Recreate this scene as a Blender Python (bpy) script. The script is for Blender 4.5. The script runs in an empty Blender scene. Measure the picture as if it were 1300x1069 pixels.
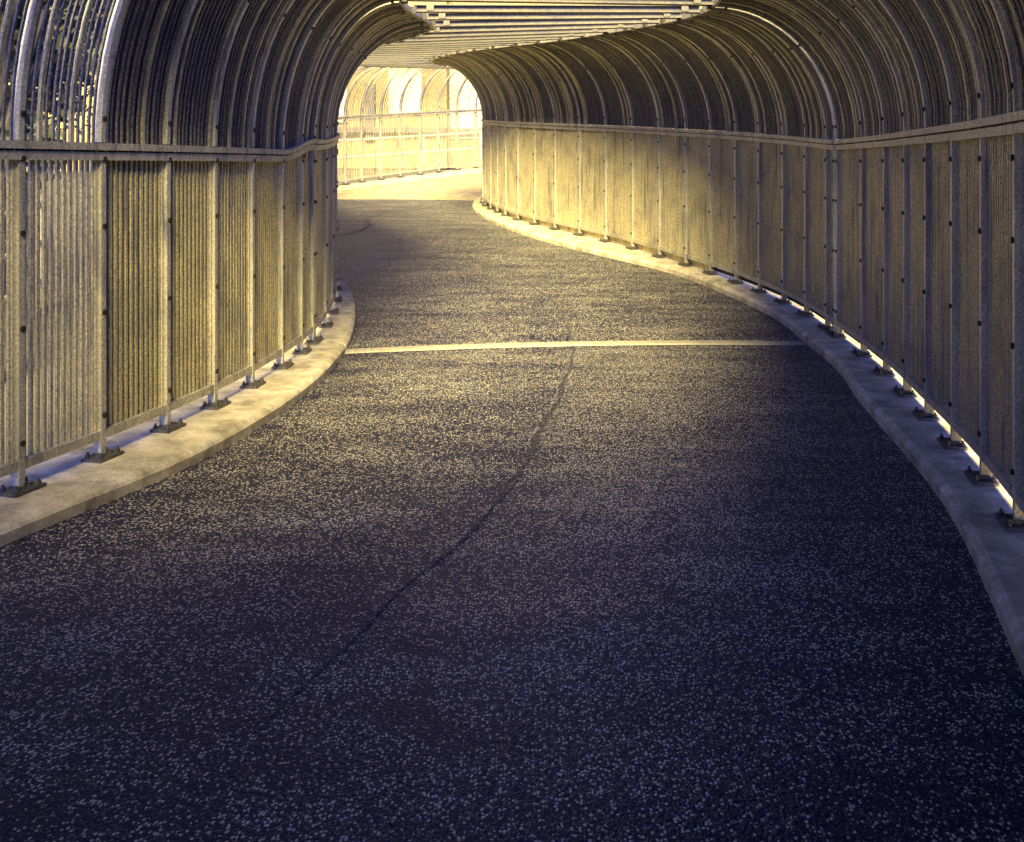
import bpy, math, random
import numpy as np
from mathutils import Vector
random.seed(4); rng = np.random.RandomState(7)
S = bpy.context.scene; C = S.collection
R = math.radians
HC = 1.57            # eye height over the kerb top
# ---------------------------------------------------------------- materials
def mat(name):
    m = bpy.data.materials.new(name); m.use_nodes = True
    nt = m.node_tree; b = nt.nodes['Principled BSDF']
    return m, nt, b
def N(nt, t, **k):
    n = nt.nodes.new(t)
    for a, v in k.items():
        if a.startswith('i_'): n.inputs[a[2:].replace('_', ' ')].default_value = v
        else: setattr(n, a, v)
    return n
def ramp(nt, src, stops):
    r = N(nt, 'ShaderNodeValToRGB'); e = r.color_ramp.elements
    while len(e) < len(stops): e.new(.5)
    for q, (p, c) in zip(e, stops):
        q.position = p; q.color = (c[0], c[1], c[2], 1) if not isinstance(c, (int, float)) else (c, c, c, 1)
    nt.links.new(src, r.inputs[0]); return r.outputs[0]
def mixc(nt, f, a, b, mode='MIX'):
    m = N(nt, 'ShaderNodeMix', data_type='RGBA', blend_type=mode)
    for i, v in ((0, f), (6, a), (7, b)):
        if hasattr(v, 'links'): nt.links.new(v, m.inputs[i])
        elif isinstance(v, (int, float)): m.inputs[i].default_value = v
        else: m.inputs[i].default_value = (v[0], v[1], v[2], 1)
    return m.outputs[2]
def coords(nt, scale=(1, 1, 1)):
    g = N(nt, 'ShaderNodeNewGeometry'); m = N(nt, 'ShaderNodeMapping')
    m.inputs['Scale'].default_value = scale
    nt.links.new(g.outputs['Position'], m.inputs[0]); return m.outputs[0]
def noise(nt, co, scale, detail=4, rough=.6):
    n = N(nt, 'ShaderNodeTexNoise', i_Scale=scale, i_Detail=detail, i_Roughness=rough)
    nt.links.new(co, n.inputs['Vector']); return n.outputs[0]
def bump(nt, b, h, strength, dist):
    n = N(nt, 'ShaderNodeBump', i_Strength=strength, i_Distance=dist)
    nt.links.new(h, n.inputs['Height']); nt.links.new(n.outputs[0], b.inputs['Normal'])

def metal_mat(name, lo, hi, stain, metallic=.38, rough=.45):
    m, nt, b = mat(name)
    sp = noise(nt, coords(nt), 75, 5, .8)                 # zinc spangle and grime
    base = ramp(nt, sp, [(.36, lo), (.64, hi)])
    st = noise(nt, coords(nt, (14, 14, 1.1)), 1.0, 6, .7)    # long run-down stains
    f = ramp(nt, st, [(.52, 0.0), (.64, .55)])
    pt = noise(nt, coords(nt), 2.6, 4, .6)
    f2 = ramp(nt, pt, [(.45, 0.0), (.75, .45)])
    c = mixc(nt, f, base, stain); c = mixc(nt, f2, c, stain)
    nt.links.new(c, b.inputs['Base Color'])
    b.inputs['Metallic'].default_value = metallic
    nt.links.new(ramp(nt, sp, [(.3, rough + .15), (.75, rough - .1)]), b.inputs['Roughness'])
    bump(nt, b, sp, .25, .002)
    return m
M = {}
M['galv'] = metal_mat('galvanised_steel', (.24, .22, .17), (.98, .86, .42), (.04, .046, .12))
M['arch'] = metal_mat('arch_shade_steel', (.035, .04, .09), (.42, .39, .26), (.02, .025, .08), .5, .45)  # arched bars darkened: shade under the arches put into the colour
M['post'] = metal_mat('post_steel', (.34, .33, .28), (.92, .86, .58), (.08, .085, .14))
M['rail'] = metal_mat('rail_steel', (.30, .29, .24), (.84, .77, .48), (.06, .065, .12))
M['plate'] = metal_mat('plate_steel', (.03, .03, .045), (.22, .20, .13), (.02, .022, .05))
M['bar'] = metal_mat('crossbar_steel', (.045, .042, .03), (.20, .18, .10), (.04, .042, .08))
M['back'] = metal_mat('gap_shade_navy', (.008, .010, .045), (.022, .026, .085), (.006, .007, .03), 0, .6)  # shade of the gaps put into a navy sheet colour
M['bolt'] = metal_mat('bolt_steel', (.02, .02, .02), (.06, .055, .04), (.015, .015, .015), .5, .45)
def concrete(name, lo, hi, dark, big=.9):
    m, nt, b = mat(name)
    fine = noise(nt, coords(nt), 60, 5, .7); mid = noise(nt, coords(nt), 5, 6, .65); la = noise(nt, coords(nt), big, 4, .6)
    c = mixc(nt, ramp(nt, mid, [(.3, 0.), (.7, 1.)]), lo, hi)
    c = mixc(nt, ramp(nt, la, [(.48, 0.), (.72, .6)]), c, dark)
    c = mixc(nt, ramp(nt, fine, [(.3, .35), (.55, 0.)]), c, dark)
    nt.links.new(c, b.inputs['Base Color']); b.inputs['Roughness'].default_value = .85
    bump(nt, b, fine, .4, .004)
    return m
M['kerb'] = concrete('kerb_concrete', (.36, .30, .15), (.90, .80, .50), (.07, .06, .04), 4.5)
M['slab'] = concrete('path_concrete', (.34, .26, .10), (.62, .54, .30), (.24, .19, .08))
M['ground'] = concrete('outer_ground', (.055, .055, .035), (.13, .12, .07), (.03, .03, .025), .8)
M['joint'] = concrete('cover_plate_paint', (.30, .27, .17), (.62, .57, .38), (.12, .11, .07), 5)
M['render'] = concrete('cream_render', (.62, .57, .38), (.78, .74, .55), (.45, .40, .26), .35)
M['render_b'] = concrete('ochre_render', (.20, .16, .065), (.34, .28, .13), (.12, .10, .05), .35)
m, nt, b = mat('window_glass'); b.inputs['Base Color'].default_value = (.02, .025, .05, 1); b.inputs['Roughness'].default_value = .12; M['glass'] = m
m, nt, b = mat('seam_bitumen')
nt.links.new(ramp(nt, noise(nt, coords(nt), 95, 3, .8), [(.45, (.003, .004, .016)), (.54, (.03, .03, .05)), (.60, (.34, .31, .20))]), b.inputs['Base Color'])
b.inputs['Roughness'].default_value = .8; M['seam'] = m
# asphalt: dark navy binder, pale yellow stone chips, worn strip by the seam
m, nt, b = mat('asphalt')
co = coords(nt, (1, .8, 1))
wn = noise(nt, coords(nt), 90, 2); wv = N(nt, 'ShaderNodeVectorMath', operation='MULTIPLY_ADD')
nt.links.new(wn, wv.inputs[0]); wv.inputs[1].default_value = (.012, .012, 0); nt.links.new(co, wv.inputs[2])
def chips(scale, r0, thr):
    v = N(nt, 'ShaderNodeTexVoronoi', i_Scale=scale, i_Randomness=1.0); nt.links.new(wv.outputs[0], v.inputs['Vector'])
    dd = ramp(nt, v.outputs['Distance'], [(r0, 1.), (r0 + .12, 0.)])
    sep = N(nt, 'ShaderNodeSeparateColor'); nt.links.new(v.outputs['Color'], sep.inputs[0])
    sub = N(nt, 'ShaderNodeMath', operation='SUBTRACT'); nt.links.new(sep.outputs[0], sub.inputs[0])
    nt.links.new(thr, sub.inputs[1])
    g = N(nt, 'ShaderNodeMath', operation='MULTIPLY', use_clamp=True); nt.links.new(sub.outputs[0], g.inputs[0]); g.inputs[1].default_value = 9
    p = N(nt, 'ShaderNodeMath', operation='MULTIPLY'); nt.links.new(g.outputs[0], p.inputs[0]); nt.links.new(dd, p.inputs[1])
    return p.outputs[0], v
at = N(nt, 'ShaderNodeAttribute', attribute_name='worn')
patch = noise(nt, coords(nt, (.7, 1.9, 1)), 1.5, 7, .72)
pm = N(nt, 'ShaderNodeMath', operation='MULTIPLY_ADD'); nt.links.new(patch, pm.inputs[0]); pm.inputs[1].default_value = -1.7; pm.inputs[2].default_value = 1.40
pm2 = N(nt, 'ShaderNodeMath', operation='MULTIPLY_ADD'); nt.links.new(at.outputs['Fac'], pm2.inputs[0]); pm2.inputs[1].default_value = -.42; nt.links.new(pm.outputs[0], pm2.inputs[2])
ch1, v1 = chips(92, .32, pm2.outputs[0]); ch2, v2 = chips(150, .30, pm2.outputs[0])
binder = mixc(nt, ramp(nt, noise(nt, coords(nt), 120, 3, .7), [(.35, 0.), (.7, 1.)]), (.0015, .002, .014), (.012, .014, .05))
pale = mixc(nt, ramp(nt, patch, [(.35, 0.), (.7, 1.)]), (.72, .66, .40), (.92, .86, .56))
c = mixc(nt, ch2, binder, (.30, .27, .17)); c = mixc(nt, ch1, c, pale)
nt.links.new(c, b.inputs['Base Color'])
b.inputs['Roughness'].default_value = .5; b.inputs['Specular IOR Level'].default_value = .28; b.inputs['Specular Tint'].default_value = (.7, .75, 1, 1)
bump(nt, b, v1.outputs['Distance'], .55, .006)
M['asphalt'] = m
# foliage
def leaf_mat(name, a_, b_):
    m, nt, b = mat(name)
    nt.links.new(ramp(nt, noise(nt, coords(nt), 1.5, 3), [(.35, a_), (.7, b_)]), b.inputs['Base Color'])
    b.inputs['Roughness'].default_value = .6; return m
M['leaf'] = leaf_mat('tree_leaves', (.035, .045, .030), (.11, .11, .05))
M['bark'] = leaf_mat('tree_bark', (.05, .045, .035), (.12, .10, .07))

# ---------------------------------------------------------------- object helpers
def tag(o, label=None, cat=None, group=None, kind=None):
    for k, v in (('label', label), ('category', cat), ('group', group), ('kind', kind)):
        if v: o[k] = v
    return o
def empty(name, loc, label, cat, group=None):
    o = bpy.data.objects.new(name, None); C.objects.link(o); o.location = loc; o.empty_display_size = .2
    return tag(o, label, cat, group)
class MB:
    def __init__(s): s.v = []; s.f = []; s.m = []
    def box(s, c, ax, h, mi=0):
        c = Vector(c); X, Y, Z = ax; n = len(s.v)
        for sz in (-1, 1):
            for sy in (-1, 1):
                for sx in (-1, 1): s.v.append(c + X * (sx * h[0]) + Y * (sy * h[1]) + Z * (sz * h[2]))
        for q in ((0, 2, 3, 1), (4, 5, 7, 6), (0, 1, 5, 4), (2, 6, 7, 3), (0, 4, 6, 2), (1, 3, 7, 5)):
            s.f.append([n + i for i in q]); s.m.append(mi)
    def sweep(s, rings, mi=0, cap=True):
        n = len(s.v); k = len(rings[0])
        for r in rings: s.v += [Vector(p) for p in r]
        for i in range(len(rings) - 1):
            for j in range(k):
                a = n + i * k + j; b = n + i * k + (j + 1) % k
                s.f.append([a, b, b + k, a + k]); s.m.append(mi)
        if cap:
            s.f.append([n + j for j in range(k)][::-1]); s.f.append([n + (len(rings) - 1) * k + j for j in range(k)]); s.m += [mi, mi]
    def tube(s, p, q, r, seg=8, r2=None, mi=0):
        p = Vector(p); q = Vector(q); d = (q - p).normalized()
        a = d.orthogonal().normalized(); b = d.cross(a)
        s.sweep([[c + a * (rr * math.cos(t * 2 * math.pi / seg)) + b * (rr * math.sin(t * 2 * math.pi / seg)) for t in range(seg)]
                 for c, rr in ((p, r), (q, r if r2 is None else r2))], mi)
    def mesh(s, name, mats, loc=(0, 0, 0), bevel=None):
        l = Vector(loc); me = bpy.data.meshes.new(name)
        me.from_pydata([tuple(v - l) for v in s.v], [], s.f)
        for x in mats: me.materials.append(x)
        if len(mats) > 1: me.polygons.foreach_set('material_index', s.m)
        me.validate(); me.update(); return me
    def build(s, name, mats, parent=None, loc=None):
        if not isinstance(mats, (list, tuple)): mats = [mats]
        if loc is None: loc = parent['_o'] if parent and '_o' in parent else (tuple(parent.location) if parent else (0, 0, 0))
        o = bpy.data.objects.new(name, s.mesh(name, mats, loc)); C.objects.link(o)
        if parent: o.parent = parent
        else: o.location = loc
        return o
XYZ = (Vector((1, 0, 0)), Vector((0, 1, 0)), Vector((0, 0, 1)))
Z = XYZ[2]
# ---------------------------------------------------------------- plan curves x(y)
def curve(pts):
    pts = sorted(pts); ys = np.array([p[0] for p in pts]); xs = np.array([p[1] for p in pts])
    yy = np.arange(ys[0], ys[-1], .05)
    # monotone-ish cubic: finite-difference hermite
    d = np.gradient(xs, ys); i = np.clip(np.searchsorted(ys, yy, 'right') - 1, 0, len(ys) - 2)
    h = ys[i + 1] - ys[i]; t = (yy - ys[i]) / h
    x = (2*t**3 - 3*t**2 + 1)*xs[i] + (t**3 - 2*t**2 + t)*h*d[i] + (-2*t**3 + 3*t**2)*xs[i+1] + (t**3 - t**2)*h*d[i+1]
    k = np.exp(-(np.arange(-12, 13) / 6.)**2); k /= k.sum()
    xp = np.concatenate([x[0] - (x[1:13][::-1] - x[0]), x, 2 * x[-1] - x[-13:-1][::-1]])
    x = np.convolve(xp, k, 'valid')
    return lambda y: float(np.interp(y, yy, x))
LW = curve([(-7, -6.4), (-5, -5.75), (-2.5, -4.95), (0, -4.1), (2.5, -3.25), (4.2, -2.63), (4.93, -2.378), (5.487, -2.207), (6.083, -2.06), (6.648, -1.94), (7.263, -1.855), (7.94, -1.796),
            (8.8, -1.767), (9.4, -1.78), (9.94, -1.81), (10.62, -1.865), (11.31, -1.95), (11.9, -2.06), (12.6, -2.24), (14, -2.75), (16, -3.75), (18, -4.7),
            (20, -5.3), (22, -5.55), (24, -5.35), (26.8, -4.37), (29, -2.85), (31.3, -1.11), (33.5, .7), (36.5, 3.2)])
RW = curve([(-7, -1.2), (-5, -.6), (-2.5, .2), (0, 1.0), (2.5, 1.72), (3.5, 1.98), (4.455, 2.21), (5.09, 2.357), (5.717, 2.48), (6.358, 2.59), (6.99, 2.70), (7.67, 2.81), (8.43, 2.90),
            (9.32, 2.98), (9.8, 3.0), (11, 2.92), (12.2, 2.68), (13.6, 2.27), (15.85, 1.46), (17.35, .735), (18.7, .13), (20.2, -.31), (22.25, -.62), (23.5, -.45),
            (25, .3), (27, 2.0), (29, 3.9), (31, 5.8), (33, 7.7)])
LK = curve([(-7, -6.1), (-5, -5.4), (0, -3.75), (2.5, -2.88), (3.5, -2.52), (4.486, -2.20), (5.487, -1.80), (6.4, -1.60), (7.263, -1.49), (8.65, -1.46), (9.97, -1.55), (10.95, -1.69), (12.15, -1.96),
            (12.9, -2.2), (14, -2.5), (16, -3.4), (18, -4.3), (20, -4.9), (22, -5.1), (24, -4.9), (26.2, -3.9), (28.5, -2.4), (30.8, -.65), (33, 1.15), (36, 3.7)])
RK = curve([(-7, -1.5), (-5, -.9), (0, .68), (2.0, 1.28), (3.34, 1.67), (5.08, 2.13), (5.916, 2.26), (7.15, 2.43), (8.2, 2.62), (9.11, 2.70), (10.5, 2.72), (11.8, 2.50), (13.5, 2.03), (14.6, 1.45),
            (15.94, .76), (18.0, -.06), (19.6, -.5), (20.8, -.74), (22.25, -.84), (24, -.66), (25.3, -.1), (27.3, 1.6), (29.3, 3.5), (31.3, 5.4), (33, 7.1)])
def zf(y):
    if y < 9.1: return 0.
    if y < 9.9: return .06 * (y - 9.1)**2 / 1.6
    z = .06 * (y - 9.5)
    if y > 26.5: z += .035 * (y - 26.5)
    return z
def P(f, y, dz=0., off=0., side=1):
    """point on curve f at y, moved off metres towards the path (side=+1 left wall, -1 right wall)"""
    t = Vector((f(y + .06) - f(y - .06), .12, zf(y + .06) - zf(y - .06)))
    th = Vector((t.x, t.y, 0)).normalized(); n = Vector((th.y, -th.x, 0)) * side
    return Vector((f(y), y, zf(y) + dz)) + n * off, th, n
# ---------------------------------------------------------------- road, kerbs, ground
SEAM = curve([(1.0, -1.6), (2.2, -1.02), (3.245, -.624), (3.82, -.44), (4.55, -.175), (5.4, .03), (6.38, .196), (7.1, .33), (7.9, .43), (9.2, .55), (10, .55), (10.9, .50), (11.6, .40), (12.4, .2), (13.6, -.2), (15, -.8)])
RZ = -.085
def road_strip(name, y0, y1, mt, dz, cols=60, dy=.1):
    ys = list(np.arange(y0, y1, dy)) + [y1]; mb = MB(); worn = []
    for y in ys:
        a, b = LK(y) - .12, RK(y) + .10
        for j in range(cols + 1):
            x = a + (b - a) * j / cols
            u = (x - a) / (b - a)
            mb.v.append(Vector((x, y, zf(y) + dz + .035 * (1 - (2 * u - 1)**2))))
            s = SEAM(min(max(y, 1.), 14.9)); w = max(0, 1 - abs(x - s - .75) / 1.1) if x > s else max(0, .45 - abs(x - s + .9) / 2.2)
            worn.append(w * max(0, min(1, (10.5 - y) / 2)) * max(0, min(1, (y - 2.4) / 2)) )
    k = cols + 1
    for i in range(len(ys) - 1):
        for j in range(cols): mb.f.append([i*k+j, i*k+j+1, (i+1)*k+j+1, (i+1)*k+j]); mb.m.append(0)
    o = mb.build(name, mt); tag(o, kind='structure')
    at = o.data.attributes.new('worn', 'FLOAT', 'POINT'); at.data.foreach_set('value', worn)
    return o
road_strip('asphalt_path', -7, 23.35, M['asphalt'], RZ)
road_strip('concrete_path', 23.36, 32.5, M['slab'], RZ - .002)
# seam
mb = MB(); prev = None; ys = np.arange(3.0, 14.6, .035)
wv_ = np.convolve(rng.rand(len(ys) + 6), np.ones(7) / 7, 'valid'); wob = np.convolve(rng.rand(len(ys) + 14) - .5, np.ones(15) / 15, 'valid')
for i, y in enumerate(ys):
    fade = min(1, (y - 3.0) / 1.6) * max(0, min(1, (14.6 - y) / 3))
    w = (.006 + .04 * max(0, wv_[i] - .42)**1.1 + .012 * rng.rand()) * .7 * (.25 + .75 * fade) * (1.6 if 5 < y < 8 else 1)
    c = SEAM(y) + wob[i] * .12
    u = (c - LK(y)) / (RK(y) - LK(y)); z = zf(y) + RZ + .035 * (1 - (2 * u - 1)**2) + .003
    mb.v += [Vector((c - w, y, z)), Vector((c + w, y, z))]
    if i: n = len(mb.v); mb.f.append([n-4, n-3, n-1, n-2]); mb.m.append(0)
tag(mb.build('asphalt_seam', M['seam']), kind='structure')
mb = MB()
pts = [(16.9, -2.9), (17.6, -2.6), (18.5, -2.55), (19.3, -2.75), (20.2, -2.55), (21.2, -1.9), (22.4, -1.5)]
for i in range(61):
    t = i / 60 * (len(pts) - 1); k = min(int(t), len(pts) - 2); t -= k
    y = pts[k][0] * (1 - t) + pts[k+1][0] * t; c = pts[k][1] * (1 - t) + pts[k+1][1] * t + (random.random() - .5) * .05
    w = .012 + random.random() * .02; u = (c - LK(y)) / (RK(y) - LK(y)); z = zf(y) + RZ + .035 * (1 - (2 * u - 1)**2) + .004
    mb.v += [Vector((c - w, y, z)), Vector((c + w, y, z))]
    if i: n = len(mb.v); mb.f.append([n-4, n-3, n-1, n-2]); mb.m.append(0)
tag(mb.build('asphalt_crack', M['seam']), kind='structure')
# kerbs
def kerb(inner, wall, side, y0, y1):
    mb = MB(); rings = []
    ys = list(np.arange(y0, y1, .06)) + [y1]
    for i, y in enumerate(ys):
        p, th, n = P(inner, y, 0, 0, side)
        j = (rng.rand() - .5) * .006
        q, _, n2 = P(wall, y, 0, -.24 if side > 0 else -.2, side)
        z0 = p.z
        rings.append([q + Vector((0, 0, -.4)), p + Vector((0, 0, -.4)), p + n * .012 + Vector((0, 0, -.03)), p + n * j + Vector((0, 0, -.014)), p - n * .022 + Vector((0, 0, .001)), q + Vector((0, 0, .001))])
    mb.sweep(rings)
    tag(mb.build('kerb', M['kerb']), kind='structure')
JL, JR = 9.02, 9.42
for (k, w, s, j) in ((LK, LW, 1, JL), (RK, RW, -1, JR)):
    kerb(k, w, s, -7, j - .02); kerb(k, w, s, j + .02, 33)
# outside ground: one sheet to the horizon, notched under the path by following the ramp a little lower
mb = MB()
gx = [-900, -200, -60, -30, -15, -9, -7, -5, -3, -1, 1, 3, 5, 7, 9, 15, 30, 60, 200, 900]
gy = [-900, -200, -60, -20, -7] + [float(v) for v in np.arange(-5, 36, 1.)] + [40, 60, 100, 250, 900]
for y in gy:
    for x in gx: mb.v.append(Vector((x, y, zf(min(max(y, -7), 33)) - .30)))
k = len(gx)
for i in range(len(gy) - 1):
    for j in range(k - 1): mb.f.append([i*k+j, i*k+j+1, (i+1)*k+j+1, (i+1)*k+j]); mb.m.append(0)
tag(mb.build('ground', M['ground']), kind='structure')
# ---------------------------------------------------------------- cage walls
HR, AA, BB = 1.75, 1.14, 1.24
NA = 12
RB = 0.
def arch(t):       # t 0..1 from rail to roof edge -> inward offset, height, and outward normal in that plane
    a = t * math.pi / 2
    return AA * (1 - math.cos(a)), HR + .05 + BB * math.sin(a)
def arch_sweep(mb, o, th, n, w, d, off, t0=0, t1=1, seg=NA, mi=0, bz=0.):
    rings = []
    for i in range(seg + 1):
        t = t0 + (t1 - t0) * i / seg; x, z = arch(t); a = t * math.pi / 2
        tx, tz = math.sin(a) * AA, math.cos(a) * BB; l = math.hypot(tx, tz); tx /= l; tz /= l
        nx, nz = -tz, tx                                    # outward
        c = o + n * (x + nx * off) + Z * (z + nz * off + bz)
        D = n * nx + Z * nz
        rings.append([c - th * w - D * d, c + th * w - D * d, c + th * w + D * d, c - th * w + D * d])
    mb.sweep(rings, mi)
# prototypes in local frame x=along, y=towards path, z=up
Lx, Ly = Vector((1, 0, 0)), Vector((0, 1, 0)); O = Vector((0, 0, 0))
def proto_post(flip):
    mb = MB(); ax = (Lx, Ly, Z)
    mb.box((0, 0, .018 + (HR - .055) / 2), ax, (.019, .026, (HR - .055) / 2 - .004))
    mb.box((.031 * flip, -.006, .15 + .76), ax, (.0115, .013, .775))      # bolted stile of the neighbouring panel
    for z in (.23, .78, 1.24, 1.60): 
        mb.tube((0, .026, z), (0, .038, z), .015, 6, mi=1)
    return mb.mesh('post', [M['post'], M['bolt']])
def proto_plate():
    mb = MB(); ax = (Lx, Ly, Z)
    mb.box((0, .02, .010), ax, (.098, .062, .008))
    for x in (-.07, .07):
        for y in (-.02, .06):
            mb.tube((x, y, .018), (x, y, .034), .014, 6); mb.tube((x, y, .034), (x, y, .048), .007, 6)
        mb.box((x * .55, .02, .026), ax, (.006, .03, .008))
    return mb.mesh('base_plate', [M['plate']])
def aa(f, y):
    if f is not LW: return 1.14
    t = max(0., min(1., (y - 9.2) / 2.9)); return .80 + .34 * t * t * (3 - 2 * t)
RIBS = {}
def set_arch(f, y):
    global AA, PR
    AA = round(aa(f, y), 3); k = (AA, HR)
    if k not in RIBS: RIBS[k] = proto_rib()
    PR = RIBS[k]
def proto_rib():
    mb = MB(); arch_sweep(mb, O, Lx, Ly, .017, .024, 0, 0, 1, 16)
    for t in (.06, .5, .93):
        x, z = arch(t); a = t * math.pi / 2; D = -(Ly * -math.cos(a) + Z * math.sin(a)).normalized()
        c = Ly * x + Z * z + D * .024; mb.tube(c, c + D * .012, .015, 6, mi=1)
    x, z = arch(1); mb.box((0, x + .015, z + .0), (Lx, Ly, Z), (.018, .03, .034), 1)   # bracket at roof edge
    return mb.mesh('arch_rib', [M['post'], M['bolt']])
def set_rail(h):
    global HR, BB, PP
    HR, BB = h, 2.99 - h
    PP = {1: proto_post(1), -1: proto_post(-1)}
PPL = proto_plate(); set_rail(1.75)
def put(name, me, parent, o, th, n, z_scale=1):
    ob = bpy.data.objects.new(name, me); C.objects.link(ob); ob.parent = parent
    # the frame (th, n, Z) is right-handed only when n = Z x th; mirror by turning round otherwise
    if Z.cross(th).dot(n) < 0: th = -th
    ob.rotation_euler = (0, 0, math.atan2(th.y, th.x))
    ob.location = o - (Vector(parent.location) if parent.parent is None else O)
    return ob
def rail_sweep(mb, f, side, y0, y1, z, off, hw, hh, mi=0, step=.12, inset=0, follow=False):
    rings = []; ys = list(np.arange(y0, y1, step)) + [y1]
    for y in ys:
        t = max(0., min(1., (y - 7.9) / 1.1)); rise = RB * t * t * (3 - 2 * t) if 1.5 < z < 2 else 0.
        p, th, n = P(f, y, z + rise, off + (aa(f, y) if follow else 0), side)
        rings.append([p - n * hw - Z * hh, p + n * hw - Z * hh, p + n * hw + Z * hh, p - n * hw + Z * hh])
    mb.sweep(rings, mi)
def wall(f, side, posts, label, solid=(), low=(), pick=.0425):
    y0, y1 = posts[0], posts[-1]
    base, th, n = P(f, (y0 + y1) / 2, 0, 0, side)
    root = empty('cage_wall', base, label, 'cage wall', 'arched picket walls along the path')
    for y in posts:
        o, th, n = P(f, y, 0, 0, side)
        po = put('post', PP[1 if y != posts[-1] else -1], root, o, th, n)
        bp = bpy.data.objects.new('base_plate', PPL); C.objects.link(bp); bp.parent = po
        set_arch(f, y); put('arch_rib', PR, root, o, th, n)
    a, b_ = y0 - .03, y1 + .03
    mb = MB(); rail_sweep(mb, f, side, a, b_, .125, .004, .018, .024); mb.build('bottom_rail', M['rail'], root)
    mb = MB(); rail_sweep(mb, f, side, a, b_, HR + .026, .012, .034, .019); rail_sweep(mb, f, side, a, b_, HR - .025, .006, .028, .022); rail_sweep(mb, f, side, a, b_, HR + .002, -.008, .012, .012, 1)
    mb.build('mid_rail', [M['rail'], M['back']], root)
    mb = MB(); rail_sweep(mb, f, side, a, b_, HR + .05 + BB, -.018, .016, .024, follow=True); mb.build('roof_edge_rail', M['rail'], root)
    for i in range(len(posts) - 1):
        pa, pb = posts[i], posts[i + 1]
        A = P(f, pa, 0, 0, side)[0]; B = P(f, pb, 0, 0, side)[0]; L = (B - A).length
        if L < .12: continue
        k = max(2, round((L - .05) / pick)); lo = MB(); up = MB()
        for j in range(1, k):
            y = pa + (pb - pa) * j / k + (rng.rand() - .5) * .004
            o, th, n = P(f, y, 0, -.004, side)
            lean = (rng.rand() - .5) * .008
            t = max(0., min(1., (y - 7.9) / 1.1)); top = HR - .044 + RB * t * t * (3 - 2 * t)
            lo.box(o + Z * (.149 + (top - .149) / 2) + n * -.004, (th, n, Z), (.0105, .0075, (top - .149) / 2))
            hw = .0066 if rng.rand() > .22 else .0125
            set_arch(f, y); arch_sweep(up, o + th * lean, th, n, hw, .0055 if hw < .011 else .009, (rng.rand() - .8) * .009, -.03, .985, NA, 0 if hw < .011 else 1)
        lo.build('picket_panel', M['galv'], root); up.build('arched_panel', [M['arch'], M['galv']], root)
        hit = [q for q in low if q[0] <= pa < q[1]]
        if hit:  # added infill: navy cuts light from outside, galvanised brightens the wall
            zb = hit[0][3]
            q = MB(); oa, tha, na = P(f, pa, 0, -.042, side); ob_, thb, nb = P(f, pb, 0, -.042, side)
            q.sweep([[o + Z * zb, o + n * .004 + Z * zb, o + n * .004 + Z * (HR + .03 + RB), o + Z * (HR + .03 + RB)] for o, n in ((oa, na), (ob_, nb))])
            q.build('added_infill_sheet', M[hit[0][2]], root)
        if any(q[0] <= pa < q[1] for q in solid):  # navy sheet added behind the arched bars to darken them and block light
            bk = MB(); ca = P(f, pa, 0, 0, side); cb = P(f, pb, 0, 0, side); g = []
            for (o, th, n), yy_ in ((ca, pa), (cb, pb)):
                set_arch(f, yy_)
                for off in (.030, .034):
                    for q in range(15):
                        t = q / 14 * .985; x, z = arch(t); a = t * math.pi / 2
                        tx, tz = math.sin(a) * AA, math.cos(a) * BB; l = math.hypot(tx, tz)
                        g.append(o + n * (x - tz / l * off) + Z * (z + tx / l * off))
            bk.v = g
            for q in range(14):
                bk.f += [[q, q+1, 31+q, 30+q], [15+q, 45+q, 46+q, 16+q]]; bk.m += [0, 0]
            bk.build('added_backing_sheet', M['back'], root)
    return root
def spread(y0, y1, f, s=.63):
    out = [y0]; 
    ys = np.arange(y0, y1 + 1e-6, .01); xs = np.array([f(y) for y in ys]); d = np.concatenate([[0], np.cumsum(np.hypot(np.diff(xs), np.diff(ys)))])
    k = max(1, round(d[-1] / s))
    return [float(np.interp(d[-1] * i / k, d, ys)) for i in range(k + 1)]
Lnear = spread(-6.5, 4.36, LW)[:-1] + [4.36, 4.93, 5.487, 6.083, 6.648, 7.263, 7.94, 8.55, 9.02]
Lmid = [9.11, 9.82, 10.45, 11.1, 11.75] + spread(12.4, 22.9, LW)
Lfar = [23.45] + spread(24.1, 26.1, LW, .75) + [26.8, 27.38, 28.0, 28.62, 29.3, 29.95, 30.62, 31.3] + spread(32.0, 35.8, LW, .8)
Rnear = spread(-6.5, 3.24, RW)[:-1] + [3.24, 3.83, 4.455, 5.09, 5.717, 6.358, 6.99, 7.67, 8.43, 9.32]
Rmid = [9.41, 9.70, 10.35, 10.98, 11.6, 12.2, 12.85, 13.5, 14.25, 15.05, 15.85, 16.6, 17.35, 18.05, 18.75] + spread(19.45, 23.2, RW, .68)
Rfar = [23.5] + spread(24.1, 32, RW, .75)
set_rail(1.64); RB = .11
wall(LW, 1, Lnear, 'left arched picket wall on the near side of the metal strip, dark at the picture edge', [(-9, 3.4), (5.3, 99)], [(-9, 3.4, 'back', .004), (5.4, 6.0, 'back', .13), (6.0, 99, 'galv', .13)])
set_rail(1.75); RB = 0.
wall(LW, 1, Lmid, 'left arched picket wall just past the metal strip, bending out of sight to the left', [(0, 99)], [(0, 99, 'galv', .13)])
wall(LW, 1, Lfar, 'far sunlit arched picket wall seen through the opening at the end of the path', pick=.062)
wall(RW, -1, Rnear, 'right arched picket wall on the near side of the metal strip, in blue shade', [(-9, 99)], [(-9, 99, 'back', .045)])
wall(RW, -1, Rmid, 'long right arched picket wall past the metal strip, yellow and sweeping to the left', [(0, 99)], [(0, 12.8, 'back', .04), (12.8, 99, 'galv', .004)])
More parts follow.
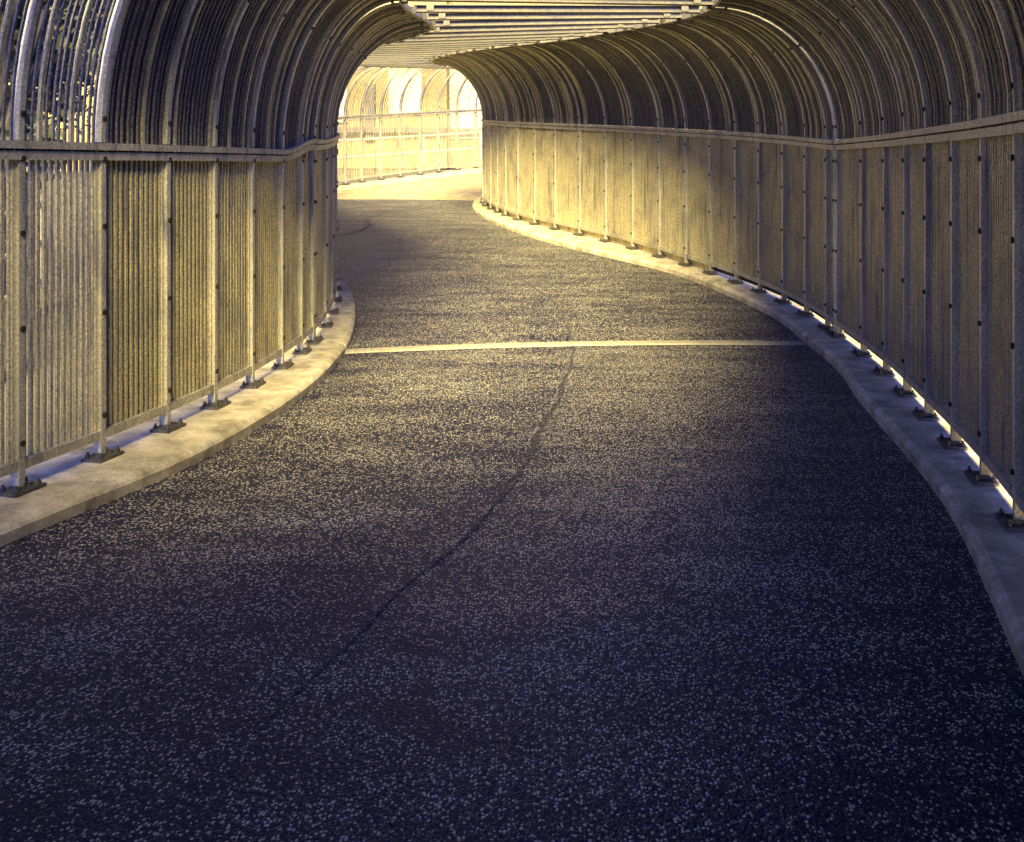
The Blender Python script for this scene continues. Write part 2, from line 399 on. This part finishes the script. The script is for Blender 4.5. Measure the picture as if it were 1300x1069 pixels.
wall(RW, -1, Rfar, 'right arched picket wall of the far bend, hidden behind the long curving right wall')
# ---------------------------------------------------------------- roof
def roof(ys, label, sheet=None):
    base = Vector(((LW(ys[0]) + RW(ys[0])) / 2, ys[0], zf(ys[0]) + HR + BB))
    root = empty('roof_frame', base, label, 'roof frame', 'open roof frames between the arched walls')
    for y in ys:
        a = P(LW, y - .12, 3.04, aa(LW, y - .12) + .006, 1)[0]; b = P(RW, y + .12, 3.04, 1.146, -1)[0]
        d = (b - a).normalized(); nn = Z.cross(d).normalized(); up = d.cross(nn).normalized()
        if up.z < 0: up = -up
        mb = MB(); c = (a + b) / 2 + Z * .02; hl = (b - a).length / 2
        mb.box(c, (d, nn, up), (hl, .030, .036))
        mb.box(c - nn * .052 - up * .030, (d, nn, up), (hl - .01, .02, .006)); mb.box(c - nn * .052 + up * .03, (d, nn, up), (hl - .01, .02, .005))
        for e in (-1, 1): mb.box(c + d * (e * (hl - .16)) - nn * .074 , (d, nn, up), (.035, .006, .026))
        mb.build('crossbar', M['bar'], root)
    if sheet:  # unseen sheet added overhead to shade the near path
        mb = MB(); y0, y1 = sheet; ring = []
        yy = list(np.arange(y0, y1, .25)) + [y1]; cols = 26
        for top in (0, .004):
            for y in yy:
                a = P(LW, y, HR + .05 + BB + .075 + top, AA * .42, 1)[0]; b = P(RW, y, HR + .05 + BB + .075 + top, AA * .42, -1)[0]
                for j in range(cols + 1):
                    p = a.lerp(b, j / cols); p.z += .012 * (j % 2); mb.v.append(p)
        k = cols + 1; n = len(yy) * k
        for t in (0, 1):
            for i in range(len(yy) - 1):
                for j in range(cols):
                    q = [t*n + i*k+j, t*n + i*k+j+1, t*n + (i+1)*k+j+1, t*n + (i+1)*k+j]; mb.f.append(q); mb.m.append(0)
        mb.build('added_shade_sheet', M['plate'], root)
    return root
roof([-6.2 + .8 * i for i in range(8)] + [.2, .85, 1.0, 1.2, 1.4, 1.65, 1.9, 2.2, 2.5, 2.8, 3.3, 3.9, 4.5, 5.2, 6.0, 6.75, 7.5, 8.3] , 'near roof frame of steel crossbars overhead, with an added shade sheet, in front of the metal strip', (-6.8, .9))  # bars crowded past the added sheet to soften the edge of its shade
roof([9.2 + .82 * i for i in range(18)], 'middle roof frame of pale steel crossbars between the two arched walls')
roof([23.7 + .82 * i for i in range(9)], 'far roof frame of steel crossbars above the sunlit end of the path')
# ---------------------------------------------------------------- joint cover plate
root = empty('cover_plate', (.6, 9.2, -.05), 'cream ribbed metal strip laid across the asphalt between the kerbs', 'joint cover')
mb = MB(); A = Vector((LK(JL) + .0, JL, 0)); B = Vector((RK(JR) - .0, JR, 0)); d = (B - A).normalized(); nn = Z.cross(d)
L = (B - A).length; segs = 24
rings = []
for i in range(segs + 1):
    u = i / segs; p = A.lerp(B, u); z = RZ + .035 * (1 - (2 * u - 1)**2) + .002
    rings.append([p - nn * .085 + Z * z, p + nn * .085 + Z * z, p + nn * .075 + Z * (z + .013), p - nn * .075 + Z * (z + .013)])
mb.sweep(rings); mb.build('strip', M['joint'], root)
mb = MB(); k = int(L / .07)
for i in range(1, k):
    u = i / k; p = A.lerp(B, u); z = RZ + .035 * (1 - (2 * u - 1)**2) + .017
    mb.box(p + Z * z, ((d + nn * .35).normalized(), nn, Z), (.018, .06, .0035))
mb.build('tread', M['joint'], root)
mb = MB(); rings = []
for i in range(segs + 1):
    u = i / segs; p = A.lerp(B, u); z = RZ + .035 * (1 - (2 * u - 1)**2)
    rings.append([p - nn * .118 + Z * (z - .004), p - nn * .097 + Z * (z - .004), p - nn * .097 + Z * (z + .005), p - nn * .118 + Z * (z + .005)])
mb.sweep(rings); mb.build('gasket', M['seam'], root)

# ---------------------------------------------------------------- world outside
def outer_rail(pts, heights, label, hh=.03, ph=1.1, post_step=1):
    root = empty('guard_rail', pts[0], label, 'guard rail', 'guard rails beyond the picket walls')
    for i, p in enumerate(pts):
        mb = MB(); mb.box(Vector(p) + Z * ph / 2, XYZ, (.035, .035, ph / 2)); mb.build('post', M['post'], root)
    for h in heights:
        mb = MB()
        for a, b in zip(pts, pts[1:]): mb.tube(Vector(a) + Z * h, Vector(b) + Z * h, hh)
        mb.build('rail', M['post'], root)
outer_rail([(-4.6 - .25 * i, 5.0 + 1.8 * i, zf(5 + 1.8*i) - .3) for i in range(5)], (.35, .8, 1.25, 1.6), 'pale guard rail of four bars outside the near left picket wall', .028, 1.65)
outer_rail([(-7.5 + 2.1 * i, 35.5 + 1.3 * i, 1.25 + .17 * i) for i in range(6)], (.45, 1.05), 'pale two bar guard rail climbing to the right behind the far wall', .05, 1.1)
def far_block(loc, w, d, h, label, mt, panels, piers, lz):
    root = empty('building', loc, label, 'building'); l = Vector(loc)
    mb = MB(); mb.box(l + Vector((0, d / 2, h / 2)), XYZ, (w / 2, d / 2, h / 2)); mb.build('wall', mt, root)
    mb = MB(); mb.box(l + Vector((0, d / 2, h + .2)), XYZ, (w / 2 + .2, d / 2 + .2, .2)); mb.build('parapet', M['render'], root)
    for (x, z, pw, ph) in panels:
        mb = MB(); mb.box(l + Vector((x, -.06, z)), XYZ, (pw / 2, .05, ph / 2)); mb.box(l + Vector((x, -.08, z + ph / 2 + .06)), XYZ, (pw / 2 + .1, .1, .05)); mb.build('panel', M['render'], root)
    for (x, z, pw, ph) in piers:
        mb = MB(); mb.box(l + Vector((x, -.12, z)), XYZ, (pw / 2, .11, ph / 2)); mb.build('pier', M['plate'], root)
    mb = MB(); mb.box(l + Vector((0, -.20, lz)), XYZ, (w / 2, .19, .12)); mb.build('ledge', M['plate'], root)
far_block((-9.5, 47, 1.4), 13, 8, 12, 'pale ochre building behind the left half of the far picket wall', M['render_b'], [(-3, 3.2, 1.6, 3.2), (1.2, 3.4, 1.5, 2.6), (4.6, 4, 1.5, 3)], [(-.9, 2.6, .5, 3.2), (3.0, 2.6, .45, 2.6)], 1.75)
far_block((4.5, 48.5, 1.4), 20, 8, 16, 'ochre building behind the right half of the far picket wall', M['render_b'], [(-6.6, 3.2, 1.7, 3.6), (-2.6, 3.2, 1.6, 3.2), (1.8, 3.2, 1.6, 3.2)], [(-7.9, 3.2, .4, 2.8), (-4.6, 3.0, .6, 3.0), (0, 3, .5, 3)], 1.75)
far_block((-24, 34, 0), 26, 8, 15, 'wide ochre building outside the left picket wall, behind the trees', M['render_b'], [(-6, 3, 2, 2.5), (0, 3, 2, 2.5), (6, 3, 2, 2.5)], [(-9, 5, .6, 8), (3, 5, .6, 8)], 5)
def tree(loc, h, r, label, nleaf=5200):
    root = empty('tree', loc, label, 'tree', 'trees outside the left wall'); l = Vector(loc)
    mb = MB(); mb.tube(l, l + Z * h * .45, .16, 9, .10); tips = []
    for i in range(9):
        a = i * 2.4; q = l + Vector((math.cos(a) * r * .6, math.sin(a) * r * .6, h * (.55 + .35 * random.random())))
        s = l + Z * h * (.3 + .15 * random.random()); mb.tube(s, q, .06, 6, .02); tips.append(q)
    mb.tube(l + Z * h * .45, l + Z * h * .85, .10, 8, .03); mb.build('trunk', M['bark'], root)
    cl = []
    for i in range(34):
        q = random.choice(tips) + Vector([random.gauss(0, r * .33) for _ in range(3)]); cl.append((q, r * random.uniform(.14, .32)))
    mb = MB()
    for i in range(nleaf):
        q, rr = random.choice(cl); c = q + Vector([random.gauss(0, 1) for _ in range(3)]).normalized() * rr * random.random()**.4
        a = Vector([random.gauss(0, 1) for _ in range(3)]).normalized(); b2 = a.orthogonal().normalized(); s = random.uniform(.05, .10)
        n = len(mb.v); mb.v += [c - a * s, c + b2 * s * .5, c + a * s, c - b2 * s * .5]; mb.f.append([n, n+1, n+2, n+3]); mb.m.append(0)
    mb.build('crown', M['leaf'], root)
def hedge(pts, h, wd, label, n=15000):
    root = empty('hedge', pts[0], label, 'hedge'); mb = MB(); st = MB()
    for a, b in zip(pts, pts[1:]):
        a, b = Vector(a), Vector(b)
        for q in range(5):
            p = a.lerp(b, q / 5); st.tube(p, p + Z * h * .8 + Vector((random.uniform(-.1, .1), 0, 0)), .03, 5, .01)
        for _ in range(n // (len(pts) - 1)):
            t = random.random(); c = a.lerp(b, t); z = random.random()
            c += Vector((random.gauss(0, wd * .4), 0, h * z * (.93 + .07 * math.sin(c.y * 5) + random.random() * .08)))
            u = Vector([random.gauss(0, 1) for _ in range(3)]).normalized(); v = u.orthogonal().normalized(); s = random.uniform(.03, .075)
            k = len(mb.v); mb.v += [c - u * s, c + v * s * .6, c + u * s, c - v * s * .6]; mb.f.append([k, k+1, k+2, k+3]); mb.m.append(0)
    st.build('stem', M['bark'], root); mb.build('foliage', M['leaf'], root)
hedge([(-6.2, 4.6, -.28), (-6.3, 7, -.28), (-6.2, 9.5, -.28), (-6.8, 12.5, -.1), (-8, 16, .1)], 1.9, .45, 'clipped dark hedge behind the guard rail outside the near left picket wall')
tree((-5.5, 11.6, -.28), 5.4, 2.1, 'dark leafy tree close behind the near left picket wall', 12000)
tree((-8.2, 17.2, 0), 8.0, 3.6, 'taller dark leafy tree further back behind the near left picket wall', 9000)
tree((-11.5, 22.5, 0), 9, 4.2, 'broad dark tree farthest from the path, behind the near left picket wall', 9000)
tree((-4.5, 8.7, -.28), 4.4, 1.1, 'small dark tree nearest the left edge of the picture, behind the picket wall')
# ---------------------------------------------------------------- light
SUN_EL, SUN_AZ = 38, 3      # azimuth: degrees to the left of straight behind the camera
to_sun = Vector((-math.sin(R(SUN_AZ)) * math.cos(R(SUN_EL)), -math.cos(R(SUN_AZ)) * math.cos(R(SUN_EL)), math.sin(R(SUN_EL))))
ld = bpy.data.lights.new('sun', 'SUN'); ld.energy = 5; ld.angle = R(25); ld.color = (1, .82, .40)
lo = bpy.data.objects.new('sun', ld); C.objects.link(lo); lo.rotation_euler = to_sun.to_track_quat('Z', 'Y').to_euler(); lo.location = (0, -10, 20)
w = bpy.data.worlds.new('World'); S.world = w; w.use_nodes = True; nt = w.node_tree; bg = nt.nodes['Background']
sky = nt.nodes.new('ShaderNodeTexSky'); sky.sky_type = 'NISHITA'; sky.sun_disc = False
sky.sun_elevation = R(SUN_EL); sky.sun_rotation = math.atan2(to_sun.x, to_sun.y)
mx = nt.nodes.new('ShaderNodeMix'); mx.data_type = 'RGBA'; mx.blend_type = 'MULTIPLY'; mx.inputs[0].default_value = 1
nt.links.new(sky.outputs[0], mx.inputs[6]); mx.inputs[7].default_value = (.26, .36, 1.3, 1)
nt.links.new(mx.outputs[2], bg.inputs[0]); bg.inputs[1].default_value = .055
# ---------------------------------------------------------------- camera: level, horizon in the upper fifth
cd = bpy.data.cameras.new('camera'); cam = bpy.data.objects.new('camera', cd); C.objects.link(cam); S.camera = cam
cam.location = (0, 0, HC); cam.rotation_euler = (R(90), 0, 0)
cd.sensor_width = 36; cd.lens = 36.0; cd.shift_y = -(534.5 - 209) / 1300; cd.clip_end = 3000; cd.clip_start = .05
S.view_settings.view_transform = 'Standard'; S.view_settings.look = 'None'; S.view_settings.exposure = 2.45; S.view_settings.gamma = 1
S.cycles.max_bounces = 8
